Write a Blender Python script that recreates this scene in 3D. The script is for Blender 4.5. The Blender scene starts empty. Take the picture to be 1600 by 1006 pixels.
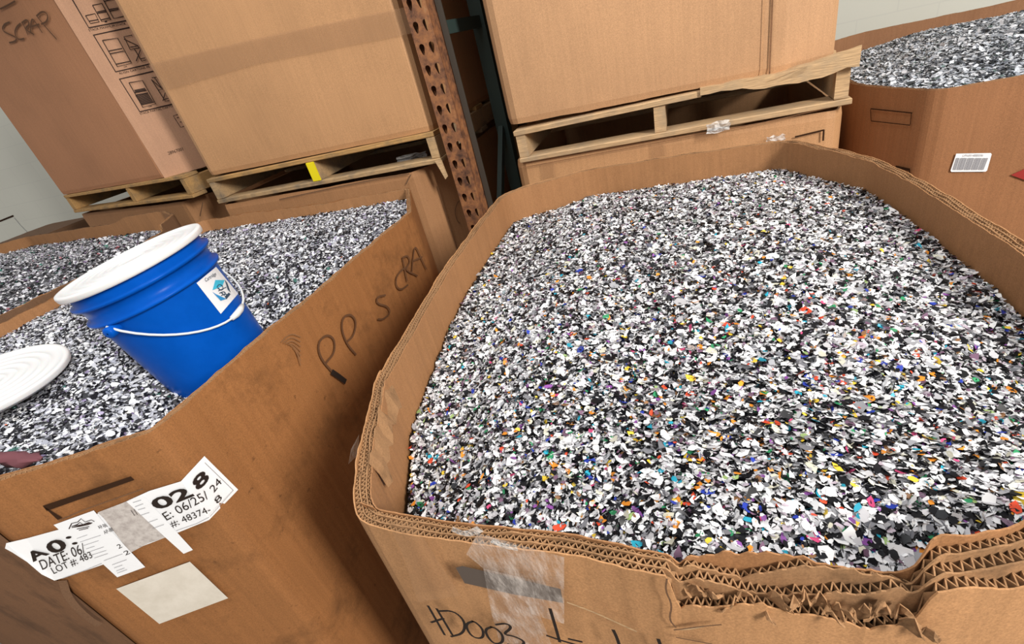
import bpy, math, random
import numpy as np
from mathutils import Vector, Matrix

SC = bpy.context.scene
COL = SC.collection
random.seed(4)
RNG = np.random.default_rng(11)

# ------------------------------------------------------------------ camera
# Survey unit: 1 u = 0.45 m, measured from the camera position.  Bin rims are about 1 u below it.
U = 0.45
CAMH = 2.35 * U
FLOOR = -2.60 - 1.0            # floor height in survey units
CAMZ = -FLOOR * U
YAW, PITCH, ROLL, FPX = -0.417124628, 0.527072070, -0.264200734, 756.64
cy, sy, cp, sp, cr, sr = math.cos(YAW), math.sin(YAW), math.cos(PITCH), math.sin(PITCH), math.cos(ROLL), math.sin(ROLL)
FW = np.array([sy*cp, cy*cp, -sp]); _r = np.array([cy, -sy, 0.0]); _u = np.cross(_r, FW)
RT = cr*_r + sr*_u; UP = -sr*_r + cr*_u
cam = bpy.data.cameras.new('camera'); camo = bpy.data.objects.new('camera', cam); COL.objects.link(camo)
cam.sensor_width = 36; cam.lens = 36*FPX/1600; cam.clip_start = 0.02
camo.matrix_world = Matrix(((RT[0], UP[0], -FW[0], 0), (RT[1], UP[1], -FW[1], 0), (RT[2], UP[2], -FW[2], CAMZ), (0, 0, 0, 1)))
SC.camera = camo
SC.view_settings.view_transform = 'Standard'; SC.view_settings.look = 'None'
SC.view_settings.gamma = 1.0; SC.view_settings.exposure = 0.0
SC.view_settings.use_curve_mapping = False

# ------------------------------------------------------------------ light
wd = bpy.data.worlds.new('world'); SC.world = wd; wd.use_nodes = True
wd.node_tree.nodes['Background'].inputs[0].default_value = (1.0, 0.955, 0.91, 1)
wd.node_tree.nodes['Background'].inputs[1].default_value = 0.56

def W(p):
    return Vector((p[0]*U, p[1]*U, p[2]*U + CAMZ))

def area(name, p, target, sx, sy_, watts, col):
    l = bpy.data.lights.new(name, 'AREA'); l.shape = 'RECTANGLE'; l.size = sx; l.size_y = sy_
    l.energy = watts; l.color = col
    o = bpy.data.objects.new(name, l); COL.objects.link(o)
    o.location = W(p); o.rotation_euler = (W(target)-W(p)).to_track_quat('-Z', 'Y').to_euler()
    return o
area('high_bay_light', (7.4, -3.0, 4.3), (-1.0, 2.5, -1.0), 0.5, 1.6, 320, (1.0, 0.96, 0.90))
area('ceiling_light', (-2.0, 0.5, 6.2), (-2.0, 2.0, -1.0), 1.6, 2.4, 75, (0.95, 0.98, 1.0))

# ------------------------------------------------------------------ geometry helpers
def ray(px, py): return FW*FPX + RT*(px-800) - UP*(py-503)
def atz(px, py, z): d = ray(px, py); return d*(z/d[2])
def aty(px, py, y): d = ray(px, py); return d*(y/d[1])
def atx(px, py, x): d = ray(px, py); return d*(x/d[0])
class Panel:
    """vertical plane through two survey points, used to set prints and tape on a face"""
    def __init__(s, a, b, off=0.004):
        a = np.array([a[0], a[1], 0.0]); b = np.array([b[0], b[1], 0.0])
        d = b-a; n = np.array([d[1], -d[0], 0.0]); n /= np.linalg.norm(n)
        if n @ a > 0: n = -n
        s.n = n; s.a = a + n*off
    def at(s, px, py, lift=0.0):
        d = ray(px, py); o = s.a + s.n*lift; return d*((o @ s.n)/(d @ s.n))

def node(name, loc=(0, 0, 0), label=None, cat=None, group=None):
    o = bpy.data.objects.new(name, None); COL.objects.link(o); o.location = W(loc); o.empty_display_size = 0.1
    return tag(o, label, cat, group)
def tag(o, label=None, cat=None, group=None, kind=None):
    if label: o['label'] = label
    if cat: o['category'] = cat
    if group: o['group'] = group
    if kind: o['kind'] = kind
    return o
def origin(o):
    v = Vector((0, 0, 0))
    while o is not None: v = v + o.location; o = o.parent
    return v
def mk(name, verts, faces, mat, parent=None, smooth=False, base=None):
    """verts in survey units"""
    v = np.array(verts, dtype=float).reshape(-1, 3)*U; v[:, 2] += CAMZ
    org = origin(parent) if parent is not None else (W(base) if base is not None else Vector((0, 0, 0)))
    v -= np.array(org)
    m = bpy.data.meshes.new(name); m.from_pydata(v.tolist(), [], [tuple(map(int, f)) for f in faces]); m.update()
    if smooth: m.polygons.foreach_set('use_smooth', [True]*len(m.polygons))
    o = bpy.data.objects.new(name, m); COL.objects.link(o)
    if mat: m.materials.append(mat)
    if parent is not None: o.parent = parent
    else: o.location = org
    return o
class MB:
    def __init__(s): s.v = []; s.f = []
    def add(s, vs, fs):
        n = len(s.v); s.v += [tuple(map(float, p)) for p in vs]; s.f += [tuple(n+i for i in f) for f in fs]; return s
    def box(s, c, sz, rz=0.0, rx=0.0, ry=0.0, jitter=0.0, bev=0.0):
        x, y, z = sz[0]/2, sz[1]/2, sz[2]/2
        M = Matrix.Rotation(rz, 3, 'Z') @ Matrix.Rotation(ry, 3, 'Y') @ Matrix.Rotation(rx, 3, 'X')
        b = min(bev, x*.9, y*.9, z*.9)
        if b <= 0:
            P = [(i*x, j*y, k*z) for k in (-1, 1) for i, j in ((-1, -1), (1, -1), (1, 1), (-1, 1))]
            F = [(3, 2, 1, 0), (4, 5, 6, 7), (0, 1, 5, 4), (1, 2, 6, 5), (2, 3, 7, 6), (3, 0, 4, 7)]
        else:
            P = []; F = []
            for zz, xx, yy in ((-z, x-b, y-b), (-z+b, x, y), (z-b, x, y), (z, x-b, y-b)):
                P += [(i*xx, j*yy, zz) for i, j in ((-1, -1), (1, -1), (1, 1), (-1, 1))]
            F = [(3, 2, 1, 0), (12, 13, 14, 15)]
            for r in range(3):
                for k in range(4): a = r*4+k; c2 = r*4+(k+1) % 4; F.append((a, c2, c2+4, a+4))
        Q = []
        for p in P:
            q = M @ Vector(p); Q.append((q.x+c[0]+random.uniform(-jitter, jitter), q.y+c[1]+random.uniform(-jitter, jitter), q.z+c[2]+random.uniform(-jitter, jitter)))
        return s.add(Q, F)
    def tube(s, pts, r, n=8, cap=True):
        pts = [Vector(p) for p in pts]; V = []; F = []
        for i, p in enumerate(pts):
            t = (pts[min(i+1, len(pts)-1)] - pts[max(i-1, 0)]).normalized()
            a = t.cross(Vector((0, 0, 1)));  a = a.normalized() if a.length > 1e-3 else Vector((1, 0, 0)); b = t.cross(a)
            rr = r[i] if hasattr(r, '__len__') else r
            V += [p + (a*math.cos(2*math.pi*k/n) + b*math.sin(2*math.pi*k/n))*rr for k in range(n)]
        for i in range(len(pts)-1):
            for k in range(n): F.append((i*n+k, i*n+(k+1) % n, (i+1)*n+(k+1) % n, (i+1)*n+k))
        if cap: F.append(tuple(range(n))[::-1]); F.append(tuple((len(pts)-1)*n+k for k in range(n)))
        return s.add(V, F)
    def lathe(s, prof, c, a, b, n, seg=72, close=False):
        c, a, b, n = map(np.array, (c, a, b, n)); V = []; F = []
        for r_, h in prof:
            for k in range(seg):
                t = 2*math.pi*k/seg; V.append(c + (a*math.cos(t)+b*math.sin(t))*r_ + n*h)
        for i in range(len(prof)-1):
            for k in range(seg): F.append((i*seg+k, i*seg+(k+1) % seg, (i+1)*seg+(k+1) % seg, (i+1)*seg+k))
        if close: F.append(tuple((len(prof)-1)*seg+k for k in range(seg)))
        return s.add(V, F)
    def build(s, name, mat, parent=None, smooth=False, base=None): return mk(name, s.v, s.f, mat, parent, smooth, base)

def ribbon(mb, pts, w, n):
    """flat stroke of width w along 3D points lying on a plane with normal n"""
    pts = [np.array(p, float) for p in pts]; V = []; F = []
    for i, p in enumerate(pts):
        t = pts[min(i+1, len(pts)-1)]-pts[max(i-1, 0)]; t = t/(np.linalg.norm(t)+1e-9)
        q = np.cross(n, t); ww = w*(0.5 if not hasattr(w, '__len__') else 0.5)
        V += [p+q*ww, p-q*ww]
    for i in range(len(pts)-1): F.append((2*i, 2*i+1, 2*i+3, 2*i+2))
    mb.add(V, F)
def smooth_line(p, it=2):
    p = [np.array(q, float) for q in p]
    for _ in range(it):
        if len(p) < 3: return p
        o = [p[0]]
        for a, b in zip(p[:-1], p[1:]): o += [a*.75+b*.25, a*.25+b*.75]
        o.append(p[-1]); p = o
    return p
def marks(name, panel, strokes, w, mat, parent, lift=0.0, sm=2):
    mb = MB()
    for k, st in enumerate(strokes):
        st = smooth_line(st, sm); ribbon(mb, [panel.at(*q, lift=lift+0.0006*k) for q in st], w, panel.n)
    return mb.build(name, mat, parent)
def sheet(name, panel, pts, mat, parent, lift=0.0):
    return mk(name, [panel.at(*q, lift=lift) for q in pts], [tuple(range(len(pts)))], mat, parent)
def text_geo(mb, s, p0, p1, p2, bold=0.0):
    """set text so its bounding box spans p0->p1 (baseline) and p0->p2 (height)"""
    c = bpy.data.curves.new('lettering', 'FONT'); c.body = s; c.resolution_u = 3; c.offset = bold
    o = bpy.data.objects.new('lettering', c); COL.objects.link(o)
    dg = bpy.context.evaluated_depsgraph_get(); dg.update(); m = bpy.data.meshes.new_from_object(o.evaluated_get(dg))
    v = np.array([tuple(q.co) for q in m.vertices])
    if len(v):
        lo = v.min(0); hi = v.max(0); p0, p1, p2 = map(np.array, (p0, p1, p2))
        P = [p0+(p1-p0)*(q[0]-lo[0])/(hi[0]-lo[0]+1e-9)+(p2-p0)*(q[1]-lo[1])/(hi[1]-lo[1]+1e-9) for q in v]
        mb.add(P, [tuple(f.vertices) for f in m.polygons])
    bpy.data.objects.remove(o); bpy.data.curves.remove(c); bpy.data.meshes.remove(m)

# ------------------------------------------------------------------ materials
def M_(name, rough=0.7, col=(.5, .5, .5), metal=0.0, spec=0.4):
    m = bpy.data.materials.new(name); m.use_nodes = True; b = m.node_tree.nodes['Principled BSDF']
    b.inputs['Base Color'].default_value = (*col, 1); b.inputs['Roughness'].default_value = rough
    b.inputs['Metallic'].default_value = metal; b.inputs['Specular IOR Level'].default_value = spec
    return m
def N(m, t, **kw):
    n = m.node_tree.nodes.new(t)
    for k, v in kw.items(): setattr(n, k, v)
    return n
def L(m, a, b): m.node_tree.links.new(a, b)
def coords(m, scale=(1, 1, 1), rot=(0, 0, 0)):
    tc = N(m, 'ShaderNodeNewGeometry'); mp = N(m, 'ShaderNodeMapping'); mp.inputs['Scale'].default_value = scale; mp.inputs['Rotation'].default_value = rot
    L(m, tc.outputs['Position'], mp.inputs['Vector']); return mp.outputs['Vector']
def noise(m, vec, scale, det=4, rough=0.55):
    n = N(m, 'ShaderNodeTexNoise'); n.inputs['Scale'].default_value = scale; n.inputs['Detail'].default_value = det; n.inputs['Roughness'].default_value = rough
    L(m, vec, n.inputs['Vector']); return n.outputs['Fac']
def ramp(m, fac, stops):
    r = N(m, 'ShaderNodeValToRGB'); e = r.color_ramp.elements
    while len(e) < len(stops): e.new(0.5)
    for i, (p, c) in enumerate(stops): e[i].position = p; e[i].color = (*c, 1) if len(c) == 3 else c
    L(m, fac, r.inputs['Fac']); return r.outputs['Color']
def mix(m, a, b, fac, mode='MIX'):
    x = N(m, 'ShaderNodeMix'); x.data_type = 'RGBA'; x.blend_type = mode
    if isinstance(fac, float): x.inputs[0].default_value = fac
    else: L(m, fac, x.inputs[0])
    for s, i in ((a, 6), (b, 7)):
        if isinstance(s, tuple): x.inputs[i].default_value = (*s, 1)
        else: L(m, s, x.inputs[i])
    return x.outputs[2]
def bump(m, h, strength, dist=0.002):
    b = N(m, 'ShaderNodeBump'); b.inputs['Strength'].default_value = strength; b.inputs['Distance'].default_value = dist
    L(m, h, b.inputs['Height']); L(m, b.outputs['Normal'], m.node_tree.nodes['Principled BSDF'].inputs['Normal'])
def setcol(m, c): L(m, c, m.node_tree.nodes['Principled BSDF'].inputs['Base Color'])

def cardboard(name, col, dirt=0.25, dcol=None, smear=3.0, rough=0.72, spec=0.3):
    m = M_(name, rough, col, spec=spec); v = coords(m)
    c = np.array(col)
    base = ramp(m, noise(m, v, 3.0, 3), [(0.3, tuple(c*0.90)), (0.7, tuple(c*1.08))])
    fib = ramp(m, noise(m, v, 420, 2, .7), [(0.3, (.80, .80, .80)), (0.7, (1.16, 1.16, 1.16))])
    base = mix(m, base, fib, 1.0, 'MULTIPLY')
    flute = coords(m, (1, 1, .03)); st = ramp(m, noise(m, flute, 130, 2), [(0.35, (.955, .955, .955)), (0.65, (1.03, 1.03, 1.03))])
    base = mix(m, base, st, 1.0, 'MULTIPLY')
    blot = ramp(m, noise(m, v, smear, 6, .68), [(0.52, (0, 0, 0)), (0.74, (dirt, dirt, dirt))])
    base = mix(m, base, dcol or tuple(c*0.32), blot)
    speck = ramp(m, noise(m, v, 55, 3, .6), [(0.66, (0, 0, 0)), (0.78, (dirt*.9, dirt*.9, dirt*.9))])
    base = mix(m, base, tuple(c*0.3), speck)
    setcol(m, base); bump(m, noise(m, v, 90, 4), 0.25, 0.0012)
    return m
CB = {
 'main': cardboard('kraft_board_worn', (.35, .17, .072), .35),
 'mainout': cardboard('kraft_board_outer_lit', (.45, .235, .105), .3),  # outer faces of the main bin, colour lightened to suit the lit front
 'left': cardboard('kraft_board_orange', (.285, .120, .040), .8, smear=6),
 'leftd': cardboard('kraft_board_scuffed', (.21, .10, .045), .85, smear=7),
 'edge': cardboard('kraft_board_cut_edge', (.33, .18, .085), .85, smear=16, rough=.85),
 'up': cardboard('kraft_board_clean', (.49, .265, .125), .05, rough=.6),
 'upR': cardboard('kraft_board_pale', (.49, .275, .14), .06, rough=.6),
 'scrap': cardboard('kraft_board_brown', (.44, .205, .10), .12),
 'scrapR': cardboard('kraft_board_rosy', (.50, .28, .17), .05),
 'low': cardboard('kraft_board_mid', (.38, .19, .085), .3),
 'right': cardboard('kraft_board_dark', (.29, .13, .055), .15),
 'rightin': cardboard('kraft_board_right_inner', (.30, .145, .07), .12),  # board colour of the right bin's inner wall
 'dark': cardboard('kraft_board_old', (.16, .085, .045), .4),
}
def wood(name, col, grey):
    m = M_(name, .8, col, spec=.25); v = coords(m, (3, 60, 60)); v2 = coords(m)
    g = ramp(m, noise(m, v, 6, 5), [(0.3, tuple(np.array(col)*.62)), (0.7, tuple(np.array(col)*1.15))])
    g = mix(m, g, grey, ramp(m, noise(m, v2, 9, 5, .65), [(0.46, (0, 0, 0)), (0.66, (.8, .8, .8))]))
    setcol(m, g); bump(m, noise(m, v, 8, 4), .5, .002); return m
WOOD = wood('pallet_wood', (.50, .33, .17), (.17, .135, .10))
WOODP = wood('pallet_wood_pale', (.56, .37, .20), (.34, .25, .16))
WOODO = wood('pallet_wood_orange', (.50, .29, .11), (.20, .14, .08))
YEL = M_('yellow_paint', .5, (.80, .66, .01))
INK = M_('marker_ink', .6, (.022, .015, .012), spec=.2)
INKB = M_('marker_ink_faded', .7, (.11, .052, .025), spec=.2)
PRT = M_('printed_ink', .7, (.03, .016, .012), spec=.2)
GRYP = M_('print_grey', .8, (.30, .30, .32))
SLOT = M_('slot_gap_dark', .95, (.035, .016, .008), spec=.1)  # shade inside slits as dark colour, also used for the wall joint
PAPER = M_('label_paper', .42, (.80, .81, .83)); bump(PAPER, noise(PAPER, coords(PAPER), 60, 4), .35, .001)
PAPERG = M_('label_backing', .7, (.5, .46, .43))
setcol(PAPERG, ramp(PAPERG, noise(PAPERG, coords(PAPERG), 90, 5, .7), [(0.35, (.36, .32, .30)), (0.6, (.52, .48, .45))]))
PAPERB = M_('label_blank', .6, (.62, .57, .49))
setcol(PAPERB, ramp(PAPERB, noise(PAPERB, coords(PAPERB), 12, 5, .7), [(0.35, (.56, .51, .43)), (0.6, (.66, .61, .53))]))
RED = M_('red_print', .6, (.28, .02, .015))
WHITE = M_('white_plastic', .38, (.67, .67, .67), spec=.35)
WB = WHITE.node_tree.nodes['Principled BSDF']; WB.inputs['Subsurface Weight'].default_value = .1
BLUE = M_('blue_plastic', .30, (.002, .06, .42), spec=.06)
setcol(BLUE, ramp(BLUE, noise(BLUE, coords(BLUE), 20, 6, .7), [(0.35, (.001, .072, .40)), (0.75, (.002, .088, .47))]))
bump(BLUE, noise(BLUE, coords(BLUE), 200, 3), .08, .001)
TEAL = M_('teal_paint', .6, (.028, .05, .045)); CYAN = M_('sticker_blue', .4, (.03, .25, .55)); CYANL = M_('sticker_cyan', .4, (.05, .45, .65)); NAVY = M_('sticker_navy', .4, (.03, .06, .10))
RUST = M_('rusty_orange_steel', .75, (.3, .13, .06), metal=.15)
_v = coords(RUST)
_c = ramp(RUST, noise(RUST, _v, 28, 6, .7), [(0.32, (.06, .028, .018)), (0.47, (.20, .085, .04)), (0.60, (.31, .13, .05)), (0.78, (.36, .20, .10))])
setcol(RUST, _c); bump(RUST, noise(RUST, _v, 70, 4), .5, .002)
STEEL = M_('grey_green_steel', .6, (.055, .045, .035), metal=.2)
WALL = M_('painted_block_wall', .8, (.66, .66, .61), spec=.2)
_br = N(WALL, 'ShaderNodeTexBrick'); _br.inputs['Scale'].default_value = 1; _br.inputs['Brick Width'].default_value = .40; _br.inputs['Row Height'].default_value = .20; _br.inputs['Mortar Size'].default_value = .004
_br.inputs['Color1'].default_value = (.68, .69, .62, 1); _br.inputs['Color2'].default_value = (.67, .68, .61, 1); _br.inputs['Mortar'].default_value = (.64, .65, .59, 1)
L(WALL, coords(WALL, (1, 1, 1), (math.radians(90), 0, 0)), _br.inputs['Vector']); setcol(WALL, _br.outputs['Color'])
FLOORM = M_('concrete_floor', .8, (.16, .145, .13))
setcol(FLOORM, ramp(FLOORM, noise(FLOORM, coords(FLOORM), 40, 6, .7), [(0.3, (.09, .08, .07)), (0.7, (.2, .18, .16))]))
TAPE = M_('clear_packing_tape', .16, (.80, .72, .66), spec=.6)
_b = TAPE.node_tree.nodes['Principled BSDF']
L(TAPE, ramp(TAPE, noise(TAPE, coords(TAPE, (1.5, 1.5, .6), (0, .5, 0)), 26, 5, .75), [(0.42, (.10, .10, .10)), (0.72, (.62, .62, .62))]), _b.inputs['Alpha'])
bump(TAPE, noise(TAPE, coords(TAPE, (1.6, 1.6, .5), (0, .4, 0)), 40, 5), 1.0, .006)
TAPET = M_('tan_packing_tape', .35, (.40, .225, .115), spec=.5); TAPET.node_tree.nodes['Principled BSDF'].inputs['Alpha'].default_value = .28
WRAP = M_('crumpled_film', .15, (.75, .74, .72), spec=.7); WRAP.node_tree.nodes['Principled BSDF'].inputs['Alpha'].default_value = .55
bump(WRAP, noise(WRAP, coords(WRAP), 60, 4), 1.0, .01)
FLAKE = M_('ground_plastic_flake', .42, (.6, .6, .6), spec=.22)
_a = N(FLAKE, 'ShaderNodeAttribute'); _a.attribute_name = 'flake_colour'; setcol(FLAKE, _a.outputs['Color'])

# ------------------------------------------------------------------ setting
def slab(name, c, s, mat): o = MB().box(c, s).build(name, mat); return tag(o, kind='structure')
slab('floor', (-3, 3, FLOOR-.1), (34, 24, .2), FLOORM)
slab('wall_back', (-3, 8.75, 2.2+FLOOR/2+1), (34, .3, 9.3), WALL)

PW = Panel((-10, 8.60), (0, 8.60), off=.006)
tag(marks('trim_1', PW, [[(-30, 357), (0, 345.5), (21, 337)]], .045, SLOT, None, 0, 0), kind='structure')
tag(marks('trim_2', PW, [[(22, 340), (32, 352), (47, 367)]], .022, GRYP, None, 0, 0), kind='structure')

# ------------------------------------------------------------------ cardboard bins
def round_poly(P, r=.12, n=4):
    P = [np.array(p, float) for p in P]; out = []
    for i in range(len(P)):
        a, b, c = P[i-1], P[i], P[(i+1) % len(P)]
        ra = min(r, np.linalg.norm(a-b)*.4); rc = min(r, np.linalg.norm(c-b)*.4)
        p0 = b+(a-b)/np.linalg.norm(a-b)*ra; p1 = b+(c-b)/np.linalg.norm(c-b)*rc
        for k in range(n+1):
            t = k/n; out.append((1-t)**2*p0+2*t*(1-t)*b+t*t*p1)
    return out
def resample(P, step):
    P = np.array(P+[P[0]]); d = np.linalg.norm(np.diff(P, axis=0), axis=1); s = np.r_[0, np.cumsum(d)]
    n = int(s[-1]/step)//2*2; t = np.linspace(0, s[-1], n, endpoint=False)
    return np.stack([np.interp(t, s, P[:, k]) for k in (0, 1)], 1), t
def wnoise(x, y, f, seed):
    r = np.random.default_rng(seed); o = 0
    for k in range(5):
        a = r.uniform(0, 6.28); ff = f*(1.7**k)*.6; ph = r.uniform(0, 6.28)
        o = o+np.sin(ff*(x*np.cos(a)+y*np.sin(a))+ph+1.3*np.sin(ff*.7*(x*np.sin(a)-y*np.cos(a))+ph*2))/(1.35**k)
    return o/2.6
def outward(Q):
    t = np.roll(Q, -1, 0)-np.roll(Q, 1, 0); t /= np.linalg.norm(t, axis=1)[:, None]
    n = np.stack([t[:, 1], -t[:, 0]], 1)
    A = 0.5*np.sum(Q[:, 0]*np.roll(Q[:, 1], -1)-np.roll(Q[:, 0], -1)*Q[:, 1])
    return n if A > 0 else -n
def bin_walls(root, P, zt, t, layers, pitch, mats, zb=FLOOR, seed=1, dz=None, thick=None, deep=.09, rough=.006, corner=.1, bulge=.0, wob=.004):
    """walls of a corrugated bin: outer and inner skin, and at the open rim the liners and zigzag flutes between them"""
    Q, s = resample(round_poly(P, corner), pitch/2); n = outward(Q); K = len(Q)
    Q = Q+n*(wnoise(Q[:, 0], Q[:, 1], 6, seed)*wob)[:, None]
    T = np.full(K, t) if thick is None else thick(Q[:, 0], Q[:, 1])*t
    top = zt(Q[:, 0], Q[:, 1])+wnoise(Q[:, 0], Q[:, 1], 9, seed+1)*rough
    def lay(i):
        z = top.copy()
        if dz is not None: z = z+dz(i, Q[:, 0], Q[:, 1])
        return z+wnoise(Q[:, 0], Q[:, 1], 34, seed+7*i)*rough*.5
    offs = [Q-n*(T*i/layers)[:, None]+n*(wnoise(Q[:, 0]*1.0, Q[:, 1], 30, seed+3*i)*.0022)[:, None] for i in range(layers+1)]
    zs = [lay(i) for i in range(layers+1)]
    tl = t*.07
    def skin(mb, off, zz, bottom, rows, side, cap):
        V = []; F = []; rr = len(rows)
        for rI, f in enumerate(rows):
            z = zz*(1-f)+bottom*f; b = bulge*np.sin(math.pi*min(1, f*1.0))
            o = off+n*b
            V.append(np.column_stack([o, z]))
        o2 = off-n*(tl*side); V.append(np.column_stack([o2, zz])); V.append(np.column_stack([o2, zz-deep]))
        V = np.concatenate(V)
        for r_ in range(rr-1):
            for k in range(K): k2 = (k+1) % K; F.append((r_*K+k, r_*K+k2, (r_+1)*K+k2, (r_+1)*K+k))
        for k in range(K):
            k2 = (k+1) % K; F.append((k, k2, rr*K+k2, rr*K+k)); F.append((rr*K+k, rr*K+k2, (rr+1)*K+k2, (rr+1)*K+k))
        mb.add(V, F)
    mo = MB(); skin(mo, offs[0], zs[0], zb, [0, .01, .03, .3, .6, 1], 1, True)
    ow = mo.build('outer_wall', mats[0], root, smooth=False)
    mi = MB(); skin(mi, offs[-1], zs[-1], zb, [0, .02, .2, 1], -1, True)
    mi.build('inner_wall', mats[1], root)
    mf = MB()
    for i in range(1, layers): # middle liners
        z = zs[i]; o = offs[i]; V = [np.column_stack([o, z]), np.column_stack([o-n*tl, z]), np.column_stack([o, z-deep]), np.column_stack([o-n*tl, z-deep])]
        F = []
        for k in range(K):
            k2 = (k+1) % K; F += [(k, k2, K+k2, K+k), (k, k2, 2*K+k2, 2*K+k), (K+k, K+k2, 3*K+k2, 3*K+k)]
        mf.add(np.concatenate(V), F)
    for i in range(layers):    # zigzag flutes
        A, B = offs[i]-n*tl*1.3, offs[i+1]+n*tl*(1.6 if i == layers-1 else .2); zz = np.minimum(zs[i], zs[i+1])-.002+wnoise(Q[:, 0], Q[:, 1], 60, seed+31+i)*.003
        odd = (np.arange(K)+i) % 2 == 0
        c = np.where(odd[:, None], A, B); tn = np.stack([-n[:, 1], n[:, 0]], 1); w = tl*.8
        V = [np.column_stack([c+tn*w*.5, zz]), np.column_stack([c-tn*w*.5, zz]), np.column_stack([c+tn*w*.5, zz-deep]), np.column_stack([c-tn*w*.5, zz-deep])]
        F = []
        for k in range(K):
            k2 = (k+1) % K; F += [(k, k2, K+k2, K+k), (k, k2, 2*K+k2, 2*K+k), (K+k, K+k2, 3*K+k2, 3*K+k)]
        mf.add(np.concatenate(V), F)
    o0, o1 = offs[0], offs[-1]; V = np.concatenate([np.column_stack([o0-n*tl*1.5, np.minimum(zs[0], zs[-1])-deep]), np.column_stack([o1+n*tl*1.5, np.minimum(zs[0], zs[-1])-deep])])
    mf.add(V, [(k, (k+1) % K, K+(k+1) % K, K+k) for k in range(K)])
    mf.build('corrugated_rim', mats[2], root)
    return Q, n

# ------------------------------------------------------------------ heaps of plastic flakes
def poly_dist(P, X, Y):
    P = np.array(P, float); inside = np.zeros(X.shape, bool); D = np.full(X.shape, 1e9)
    for a, b in zip(P, np.roll(P, -1, 0)):
        c = ((a[1] > Y) != (b[1] > Y)); xi = (b[0]-a[0])*(Y-a[1])/(b[1]-a[1]+1e-12)+a[0]; inside ^= (c & (X < xi))
        d = b-a; t = np.clip(((X-a[0])*d[0]+(Y-a[1])*d[1])/(d@d), 0, 1)
        D = np.minimum(D, np.hypot(X-a[0]-t*d[0], Y-a[1]-t*d[1]))
    return np.where(inside, D, -D)
PAL_MAIN = [((.83, .83, .84), 33), ((.55, .54, .56), 16), ((.34, .34, .36), 11), ((.15, .15, .165), 9), ((.006, .006, .008), 38), ((.45, .38, .44), 3.0), ((.60, .58, .47), 3),
            ((.62, .07, .03), 1.1), ((.70, .25, .03), 1.9), ((.75, .52, .05), 1.1), ((.03, .24, .10), 1.3), ((.02, .30, .42), 1.0), ((.02, .04, .30), 1.3), ((.22, .07, .28), 1.2), ((.5, .06, .16), .5), ((.22, .11, .05), 1.2), ((.30, .42, .16), .25), ((.16, .09, .14), 2)]
PAL_GREY = [((.74, .75, .78), 31), ((.48, .49, .54), 20), ((.30, .31, .36), 12), ((.008, .008, .012), 33), ((.22, .18, .30), 1.6), ((.05, .14, .12), .7), ((.5, .12, .05), .12), ((.4, .35, .5), 2)]
PAL_FAR = [((.60, .62, .66), 42), ((.42, .45, .50), 26), ((.25, .27, .31), 14), ((.04, .045, .05), 16), ((.10, .15, .14), 3)]
PAL_BL = [((.70, .70, .74), 34), ((.42, .43, .47), 18), ((.26, .26, .30), 14), ((.014, .016, .02), 30), ((.20, .13, .26), 4), ((.03, .15, .11), 3), ((.3, .1, .12), 1)]
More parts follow.
